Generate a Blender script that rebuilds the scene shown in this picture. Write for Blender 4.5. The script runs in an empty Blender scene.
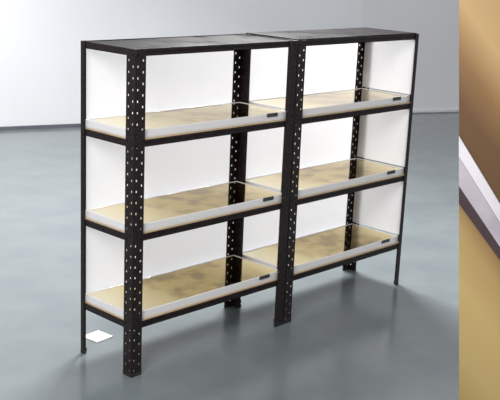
import bpy, bmesh, math
from mathutils import Matrix, Vector
sc=bpy.context.scene
sc.view_settings.view_transform='Standard'
COL=sc.collection
# ---------------- camera ----------------
F=991.68; C=Vector((-2.68077,-3.26744,1.93921)); yaw,pitch,roll=0.76269,0.2505,-0.04353
fw=Vector((math.cos(yaw)*math.cos(pitch),math.sin(yaw)*math.cos(pitch),-math.sin(pitch)))
r0=Vector((math.sin(yaw),-math.cos(yaw),0)); d0=fw.cross(r0)
c,s=math.cos(roll),math.sin(roll)
rt=c*r0+s*d0; dn=-s*r0+c*d0
cd=bpy.data.cameras.new("camera"); cam=bpy.data.objects.new("camera",cd); COL.objects.link(cam)
m=Matrix.Identity(4)
for i in range(3):
    m[i][0]=rt[i]; m[i][1]=-dn[i]; m[i][2]=-fw[i]; m[i][3]=C[i]
cam.matrix_world=m
cd.sensor_width=36; cd.lens=F*36/500; cd.clip_end=200
sc.camera=cam
# ---------------- materials ----------------
def mat(name,col,rough=0.5,metal=0.0,noise=None,col2=None,bump=0.0,rough2=None,spec=0.5,coat=0.0,trans=0.0,lo=.35,hi=.68):
    M=bpy.data.materials.new(name); M.use_nodes=True; nt=M.node_tree; b=nt.nodes['Principled BSDF']
    b.inputs['Base Color'].default_value=(*col,1); b.inputs['Roughness'].default_value=rough
    b.inputs['Metallic'].default_value=metal; b.inputs['Specular IOR Level'].default_value=spec
    b.inputs['Coat Weight'].default_value=coat; b.inputs['Transmission Weight'].default_value=trans
    if noise:
        tc=nt.nodes.new('ShaderNodeTexCoord'); n=nt.nodes.new('ShaderNodeTexNoise')
        n.inputs['Scale'].default_value=noise; n.inputs['Detail'].default_value=4
        nt.links.new(tc.outputs['Object'],n.inputs['Vector'])
        rp=nt.nodes.new('ShaderNodeValToRGB'); rp.color_ramp.elements[0].position=lo; rp.color_ramp.elements[1].position=hi
        rp.color_ramp.elements[0].color=(*col,1); rp.color_ramp.elements[1].color=(*(col2 or col),1)
        nt.links.new(n.outputs['Fac'],rp.inputs['Fac']); nt.links.new(rp.outputs['Color'],b.inputs['Base Color'])
        if rough2 is not None:
            mr=nt.nodes.new('ShaderNodeMapRange'); mr.inputs['From Min'].default_value=.35; mr.inputs['From Max'].default_value=.68
            mr.inputs['To Min'].default_value=rough; mr.inputs['To Max'].default_value=rough2
            nt.links.new(n.outputs['Fac'],mr.inputs['Value']); nt.links.new(mr.outputs['Result'],b.inputs['Roughness'])
        if bump:
            bp=nt.nodes.new('ShaderNodeBump'); bp.inputs['Strength'].default_value=bump; bp.inputs['Distance'].default_value=.01
            nt.links.new(n.outputs['Fac'],bp.inputs['Height']); nt.links.new(bp.outputs['Normal'],b.inputs['Normal'])
    return M
M_floor=mat("floor_paint",(.152,.180,.190),.16,noise=2.6,col2=(.185,.212,.220),rough2=.24,spec=.6)
M_wall=mat("wall_paint",(.74,.755,.775),.8,noise=1.0,col2=(.77,.785,.805))
M_wall2=mat("wall_paint_grey",(.70,.70,.72),.8,noise=1.0,col2=(.73,.73,.75))
M_base=mat("baseboard_paint",(.66,.675,.70),.6,noise=5,col2=(.70,.715,.74))
M_gap=mat("dark_skirting_line",(.09,.10,.12),.6,noise=5,col2=(.12,.13,.15))
M_steel=mat("black_enamel_steel",(.010,.006,.007),.4,noise=40,col2=(.020,.013,.013),spec=.25)
M_deck=mat("deck_board",(.008,.008,.011),.22,noise=4,col2=(.024,.019,.017),spec=.035,rough2=.5)
M_ply=mat("shelf_board",(.50,.36,.20),.5,noise=10,col2=(.58,.44,.27))
M_foot=mat("rubber_foot",(.01,.01,.01),.7,noise=30,col2=(.016,.015,.015))
M_acr=mat("clear_acrylic",(.985,.98,.985),.04,noise=8,col2=(.995,.99,.99),trans=.28,spec=.8,coat=1.0)
M_lab=mat("black_label",(.02,.02,.022),.4,noise=50,col2=(.05,.05,.05))
M_card=mat("white_card",(.72,.74,.70),.6,noise=20,col2=(.78,.79,.76))
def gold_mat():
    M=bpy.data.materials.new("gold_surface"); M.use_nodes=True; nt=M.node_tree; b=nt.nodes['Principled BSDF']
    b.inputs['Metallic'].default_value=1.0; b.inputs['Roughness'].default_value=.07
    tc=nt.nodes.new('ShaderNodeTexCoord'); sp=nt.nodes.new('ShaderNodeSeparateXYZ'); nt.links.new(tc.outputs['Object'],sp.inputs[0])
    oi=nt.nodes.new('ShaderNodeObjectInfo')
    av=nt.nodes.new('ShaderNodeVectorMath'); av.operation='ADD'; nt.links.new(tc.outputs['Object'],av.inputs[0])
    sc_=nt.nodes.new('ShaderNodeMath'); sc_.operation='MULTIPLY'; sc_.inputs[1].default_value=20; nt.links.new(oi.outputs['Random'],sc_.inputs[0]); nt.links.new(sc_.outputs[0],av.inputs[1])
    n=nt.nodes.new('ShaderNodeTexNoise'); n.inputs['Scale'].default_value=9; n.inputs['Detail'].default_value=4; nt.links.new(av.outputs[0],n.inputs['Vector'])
    base=nt.nodes.new('ShaderNodeValToRGB'); cr=base.color_ramp; cr.elements[0].position=0; cr.elements[0].color=(.93,.85,.62,1); cr.elements[1].position=1; cr.elements[1].color=(.80,.66,.32,1)  # cream ends and brown middle: partly reflections put into the gold colour
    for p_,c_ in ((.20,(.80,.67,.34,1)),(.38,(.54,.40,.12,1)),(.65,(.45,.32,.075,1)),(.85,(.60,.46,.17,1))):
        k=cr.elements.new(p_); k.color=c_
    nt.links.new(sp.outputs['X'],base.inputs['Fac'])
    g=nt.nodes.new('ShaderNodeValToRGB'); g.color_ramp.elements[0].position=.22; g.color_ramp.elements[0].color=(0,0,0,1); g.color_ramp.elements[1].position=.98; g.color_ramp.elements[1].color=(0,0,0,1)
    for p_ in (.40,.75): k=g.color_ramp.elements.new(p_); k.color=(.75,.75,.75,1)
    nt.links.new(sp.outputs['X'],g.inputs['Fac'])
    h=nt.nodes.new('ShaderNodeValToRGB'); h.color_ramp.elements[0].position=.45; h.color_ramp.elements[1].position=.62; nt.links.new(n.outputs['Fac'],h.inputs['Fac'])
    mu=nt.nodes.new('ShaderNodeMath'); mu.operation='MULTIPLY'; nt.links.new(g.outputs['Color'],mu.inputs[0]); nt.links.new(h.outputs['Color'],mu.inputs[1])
    mx=nt.nodes.new('ShaderNodeMix'); mx.data_type='RGBA'; nt.links.new(mu.outputs[0],mx.inputs['Factor']); nt.links.new(base.outputs['Color'],mx.inputs['A']); mx.inputs['B'].default_value=(.21,.13,.03,1)  # dark blotches, partly painted reflections, mixed over the gold
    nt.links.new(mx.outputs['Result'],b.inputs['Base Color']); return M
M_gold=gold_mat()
def frosted():
    M=bpy.data.materials.new("added_frosted_sheet"); M.use_nodes=True; nt=M.node_tree; nt.nodes.clear()
    o=nt.nodes.new('ShaderNodeOutputMaterial'); mx=nt.nodes.new('ShaderNodeMixShader'); mx2=nt.nodes.new('ShaderNodeMixShader')
    t=nt.nodes.new('ShaderNodeBsdfTransparent'); d=nt.nodes.new('ShaderNodeBsdfDiffuse'); tr=nt.nodes.new('ShaderNodeBsdfTranslucent')
    tc=nt.nodes.new('ShaderNodeTexCoord'); n=nt.nodes.new('ShaderNodeTexNoise'); n.inputs['Scale'].default_value=3
    nt.links.new(tc.outputs['Object'],n.inputs['Vector'])
    rp=nt.nodes.new('ShaderNodeValToRGB'); rp.color_ramp.elements[0].color=(.96,.955,.97,1); rp.color_ramp.elements[1].color=(.985,.98,.99,1)
    nt.links.new(n.outputs['Fac'],rp.inputs['Fac'])
    for q in (d,tr): nt.links.new(rp.outputs['Color'],q.inputs['Color'])
    mx2.inputs[0].default_value=.5; nt.links.new(d.outputs[0],mx2.inputs[1]); nt.links.new(tr.outputs[0],mx2.inputs[2])
    mx.inputs[0].default_value=.70; nt.links.new(t.outputs[0],mx.inputs[1]); nt.links.new(mx2.outputs[0],mx.inputs[2])
    nt.links.new(mx.outputs[0],o.inputs['Surface']); return M
M_fr=frosted()  # for sheets added to whiten the open bays
# ---------------- mesh helpers ----------------
def obj(name,bm,mt,parent=None,loc=(0,0,0),bevel=0.0):
    bmesh.ops.recalc_face_normals(bm,faces=bm.faces)
    me=bpy.data.meshes.new(name); bm.to_mesh(me); bm.free(); me.materials.append(mt)
    o=bpy.data.objects.new(name,me); COL.objects.link(o); o.location=loc
    if parent: o.parent=parent
    if bevel:
        b=o.modifiers.new("bevel",'BEVEL'); b.width=bevel; b.segments=2; b.limit_method='ANGLE'
    return o
def addbox(bm,a,b):
    v=[bm.verts.new((x,y,z)) for x in (a[0],b[0]) for y in (a[1],b[1]) for z in (a[2],b[2])]
    for f in ((0,1,3,2),(4,6,7,5),(0,4,5,1),(2,3,7,6),(0,2,6,4),(1,5,7,3)): bm.faces.new([v[i] for i in f])
def box(name,a,b,mt,parent=None,bevel=0.0,loc=(0,0,0)):
    bm=bmesh.new(); addbox(bm,a,b); return obj(name,bm,mt,parent,loc,bevel)
def empty(name,loc,label,cat,group=None):
    e=bpy.data.objects.new(name,None); COL.objects.link(e); e.location=loc; e.empty_display_size=.1
    e["label"]=label; e["category"]=cat
    if group: e["group"]=group
    return e
# ---------------- room ----------------
def structure(o): o["kind"]="structure"; return o
structure(box("floor",(-8,-8,-.1),(13,9,0),M_floor))
def wallseg(name,p,q,mt,h=4.0,th=.15,z0=0):
    p=Vector((p[0],p[1],0)); q=Vector((q[0],q[1],0)); d=(q-p); L=d.length
    o=box(name,(0,0,z0),(L,th,h),mt); o.location=p; o.rotation_euler=(0,0,math.atan2(d.y,d.x)); return structure(o)
P0=Vector((-1.6,7.06)); P1=Vector((6.85,4.12)); P2=Vector((11.0,2.33))
wallseg("wall_back",P0,P1,M_wall)
wallseg("wall_side",P1,P2,M_wall2)
def base(name,p,q,off=.02,mt=None,h=.06,z0=.012):
    p=Vector(p); q=Vector(q); d=(q-p).normalized(); n=Vector((d.y,-d.x))*off
    return wallseg(name,p+n,q+n,mt or M_base,h=h,th=off-.001,z0=z0)
base("baseboard_side",P1,P2,h=.04)
base("trim_1",P0,P1,off=.03,mt=M_gap,h=.035,z0=0)
# ---------------- shelving ----------------
W,D,H=1.03256,.38265,1.5
LV=[1.08642,.65914,.24432]
FL=.058; TH=.003
def flange(bm,org,du,width,height,cols,pitch=.05,hw=.0041,hh=.0052):
    """perforated strip; staggered hole columns"""
    cache={}; org=Vector(org); du=Vector(du)
    def V(u,z):
        k=(round(u,5),round(z,5))
        if k not in cache: cache[k]=bm.verts.new(org+du*u+Vector((0,0,z)))
        return cache[k]
    a=.95; cw=width/cols
    for c_ in range(cols):
        ul,ur=c_*cw,(c_+1)*cw; uc=(ul+ur)/2; off=(pitch/2 if c_%2 else 0)
        if off:
            for za,zb in ((0,off),(height-off,height)):
                bm.faces.new([V(ul,za),V(uc,za),V(ur,za),V(ur,zb),V(uc,zb),V(ul,zb)])
        n=int(round((height-2*off)/pitch))
        for i in range(n):
            z0=off+i*pitch; z1=z0+pitch; zc=(z0+z1)/2
            out=[(ul,z0),(uc,z0),(ur,z0),(ur,zc),(ur,z1),(uc,z1),(ul,z1),(ul,zc)]
            inn=[(uc-hw*a,zc-hh*a),(uc,zc-hh),(uc+hw*a,zc-hh*a),(uc+hw,zc),(uc+hw*a,zc+hh*a),(uc,zc+hh),(uc-hw*a,zc+hh*a),(uc-hw,zc)]
            for k in range(8):
                j=(k+1)%8
                bm.faces.new([V(*out[k]),V(*out[j]),V(*inn[j]),V(*inn[k])])
def post(parent,cx,cy,sx,sy,slim):
    e=bmesh.new(); fw_=.028 if slim else FL; cols=1 if slim else 2
    kw=dict(hw=.002,hh=.003) if slim else {}
    flange(e,(cx,cy,0.0),(sx,0,0),fw_,H,cols,**kw)
    flange(e,(cx,cy,0.0),(0,sy,0),fw_,H,cols,**kw)
    bmesh.ops.scale(e,vec=(1,1,(H-.008)/H),verts=e.verts)
    bmesh.ops.translate(e,vec=(0,0,.006),verts=e.verts)
    bmesh.ops.remove_doubles(e,verts=e.verts,dist=1e-5)
    o=obj("post",e,M_steel,parent)
    sm=o.modifiers.new("thickness",'SOLIDIFY'); sm.thickness=TH; sm.offset=0
    f=bmesh.new()
    x0,x1=sorted((cx-sx*.0017,cx+sx*(fw_+.001))); y0,y1=sorted((cy-sy*.0017,cy+sy*.007)); addbox(f,(x0,y0,0),(x1,y1,.018))
    x0,x1=sorted((cx-sx*.0017,cx+sx*.007)); y0,y1=sorted((cy+sy*.0072,cy+sy*(fw_+.001))); addbox(f,(x0,y0,0),(x1,y1,.018))
    obj("foot",f,M_foot,o)
def empty2(name,loc,parent):
    e=bpy.data.objects.new(name,None); COL.objects.link(e); e.location=loc; e.parent=parent; return e
def unit(loc,label,slims,dz=0):
    u=empty("shelving_unit",loc,label,"shelf","black shelving units side by side")
    w=W-.004
    for cx,sx in ((.002,1),(w,-1)):
        for cy,sy in ((0,1),(D,-1)): post(u,cx,cy,sx,sy,(sx,sy) in slims)
    for k,z in enumerate([H-.018]+LV):
        sh=empty2("shelf",(0,0,z),u)
        rh=.0155
        for y0,y1,yl in ((.004,.007,.03),(D-.007,D-.004,D-.03)):
            b=bmesh.new(); addbox(b,(.006,y0,-rh),(w-.004,y1,rh))
            ya,yb=sorted((y0,yl)); addbox(b,(.006,ya,-rh),(w-.004,yb,-rh+.003)); addbox(b,(.006,ya,.0),(w-.004,yb,.003))
            obj("long_rail",b,M_steel,sh)
        for x0,x1,xl in ((.0055,.0085,.03),(w-.0065,w-.0035,w-.03)):
            b=bmesh.new(); addbox(b,(x0,.008,-rh),(x1,D-.008,rh)); xa,xb=sorted((x0,xl)); addbox(b,(xa,.008,-rh),(xb,D-.008,-rh+.003))
            obj("short_rail",b,M_steel,sh)
        if k==0: box("deck",(.010,.008,.0035),(w-.009,D-.008,rh+.001+dz),M_deck,sh,bevel=.001)
        else: box("deck",(.010,.008,.0035),(w-.009,D-.008,rh+.005),M_ply,sh)
    tops=[H-.04]+[z-.018 for z in LV[:-1]]
    for zt,zb in zip(tops,LV):
        box("added_back_sheet",(.01,D+.003,zb),(w-.01,D+.006,zt+.02),M_fr,u)  # added sheet so the opening behind the shelves reads bright white
    return u
u1=unit((0,0,0),"black slotted-angle steel shelving unit with golden trays, beside a white card",[(1,-1)],-.004)
u2=unit((W+.002,0,0),"black slotted-angle steel shelving unit with golden trays, beside matching unit",[(-1,1)],.004)
for zt,zb in zip([H-.04]+[z-.018 for z in LV[:-1]],LV):
    box("added_end_sheet",(W-.012,.012,zb+.065),(W-.009,D-.012,zt),M_fr,u2)  # added sheet whitening the right end opening
# ---------------- trays ----------------
def tray(loc,label):
    t=empty("tray",loc,label,"tray","golden trays on the shelves")
    L=W-.034; B=D-.03; h=.038; th=.008
    b=bmesh.new()
    addbox(b,(0,0,0),(L,B,.005)); addbox(b,(0,0,.005),(L,th,h)); addbox(b,(0,B-th,.005),(L,B,h))
    addbox(b,(0,th,.005),(th,B-th,h)); addbox(b,(L-th,th,.005),(L,B-th,h))
    obj("tray_frame",b,M_acr,t,bevel=.0025)
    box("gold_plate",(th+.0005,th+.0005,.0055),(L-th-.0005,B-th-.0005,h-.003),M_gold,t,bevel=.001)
    lb=box("label_tag",(L-.165,-.004,h-.017),(L-.09,-.0005,h+.002),M_lab,t,bevel=.001); lb["label"]="small black tag"
names={0:"upper",1:"middle",2:"lower"}
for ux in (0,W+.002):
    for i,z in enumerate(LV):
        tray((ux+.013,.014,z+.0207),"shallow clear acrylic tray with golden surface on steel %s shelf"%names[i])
cd_=box("floor_card",(-.055,-.055,0),(.055,.055,.006),M_card,None,.001,(.18,.485,0))
cd_.rotation_euler=(0,0,.1); cd_["label"]="small square white card on floor under shelving"; cd_["category"]="card"
# ---------------- stand-in board for golden picture strip ----------------
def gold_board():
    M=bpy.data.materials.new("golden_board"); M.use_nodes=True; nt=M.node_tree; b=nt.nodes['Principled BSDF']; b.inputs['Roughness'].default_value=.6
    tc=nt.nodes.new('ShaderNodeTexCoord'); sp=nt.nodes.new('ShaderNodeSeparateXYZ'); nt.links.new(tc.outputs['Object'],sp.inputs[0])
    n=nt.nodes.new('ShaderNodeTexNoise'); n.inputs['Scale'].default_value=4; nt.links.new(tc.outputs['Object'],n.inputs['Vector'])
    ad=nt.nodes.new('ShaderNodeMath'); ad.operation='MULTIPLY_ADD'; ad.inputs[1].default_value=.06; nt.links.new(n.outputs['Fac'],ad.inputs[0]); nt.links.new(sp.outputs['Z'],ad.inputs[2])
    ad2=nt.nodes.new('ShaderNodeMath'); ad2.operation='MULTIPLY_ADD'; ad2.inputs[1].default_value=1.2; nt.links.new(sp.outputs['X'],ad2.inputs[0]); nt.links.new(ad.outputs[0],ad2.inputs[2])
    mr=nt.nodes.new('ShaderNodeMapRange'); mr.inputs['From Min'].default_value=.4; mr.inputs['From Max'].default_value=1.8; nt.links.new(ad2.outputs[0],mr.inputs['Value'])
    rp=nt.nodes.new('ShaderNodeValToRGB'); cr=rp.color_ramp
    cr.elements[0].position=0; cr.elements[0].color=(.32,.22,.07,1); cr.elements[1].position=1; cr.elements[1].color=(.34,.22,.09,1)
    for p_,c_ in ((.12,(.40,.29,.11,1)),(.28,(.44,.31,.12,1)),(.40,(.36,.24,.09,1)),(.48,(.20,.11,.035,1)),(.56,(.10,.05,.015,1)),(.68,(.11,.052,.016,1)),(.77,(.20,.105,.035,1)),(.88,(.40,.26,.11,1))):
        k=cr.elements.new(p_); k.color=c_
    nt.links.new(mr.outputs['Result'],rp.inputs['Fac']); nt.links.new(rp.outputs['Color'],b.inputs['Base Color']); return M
M_gb=gold_board()  # tones of the picture strip, shading included, put into the board colour
M_hi=mat("highlight_band_paint",(.58,.55,.58),.4,noise=6,col2=(.68,.65,.68))  # highlight along the strip's diagonal beam, put into a paint colour
M_lil=mat("mauve_band_paint",(.36,.32,.355),.4,noise=6,col2=(.47,.43,.46))
M_drk=mat("dark_band_paint",(.045,.026,.03),.4,noise=6,col2=(.065,.042,.045))
def prism(name,pts,y0,y1,mt,parent,bevel=0):
    bm=bmesh.new(); a=[bm.verts.new((x,y0,z)) for x,z in pts]; b=[bm.verts.new((x,y1,z)) for x,z in pts]
    bm.faces.new(a); bm.faces.new(b[::-1])
    for i in range(len(pts)):
        j=(i+1)%len(pts); bm.faces.new([a[i],b[i],b[j],a[j]])
    return obj(name,bm,mt,parent,bevel=bevel)
brd=empty("standin_board",(.1881,-1.6365,0),"tall golden-brown stand-in board for a picture strip, with diagonal grey and black bands","stand-in board")
brd.rotation_euler=(0,0,-1.0581)
prism("board",[(0,0),(.7,0),(.7,2.4),(-.223,2.4)],0,.03,M_gb,brd)  # added board, stands in for an adjoining picture strip
def bar(name,zt,st,zb,sb,mt,th):
    # top edge height zt at the board edge (slope st), bottom edge zb (slope sb)
    xt=-.0929*zt; xb=-.0929*zb; x=.45
    prism(name,[(xb,zb),(x,zb+sb*(x-xb)),(x,zt+st*(x-xt)),(xt,zt)],-th,-.0005,mt,brd,.002)
bar("highlight_band",1.365,-1.40,1.295,-1.36,M_hi,.016)  # painted highlight of the strip's beam, built as a raised bar
bar("mauve_band",1.294,-1.36,1.195,-1.27,M_lil,.012)  # flat diagonal bands of the strip, built as raised bars
bar("dark_band",1.194,-1.27,1.135,-1.18,M_drk,.010)
# ---------------- lights ----------------
def area(name,loc,target,size,energy,col=(1,1,1)):
    l=bpy.data.lights.new(name,'AREA'); l.shape='RECTANGLE'; l.size=size[0]; l.size_y=size[1]; l.energy=energy; l.color=col
    o=bpy.data.objects.new(name,l); COL.objects.link(o); o.location=loc
    o.rotation_euler=(Vector(target)-Vector(loc)).to_track_quat('-Z','Y').to_euler(); return o
area("ceiling_light",(2.6,1.7,3.3),(1.3,.5,0),(1.2,.9),280,(1,.99,.98))
area("front_fill",(-3.0,-1.9,3.2),(1.4,.4,0.9),(1.6,1.6),175,(1,.985,.98))  # added fill without a fixture, brightens sheets and tray fronts
area("wall_fill",(.6,4.4,3.2),(1.9,6.0,.9),(1.8,1.2),100,(1,.99,.98))  # added fill without a fixture, lifts the back wall
w=bpy.data.worlds.new("world"); sc.world=w; w.use_nodes=True
w.node_tree.nodes['Background'].inputs[0].default_value=(.97,.975,1,1); w.node_tree.nodes['Background'].inputs[1].default_value=.62
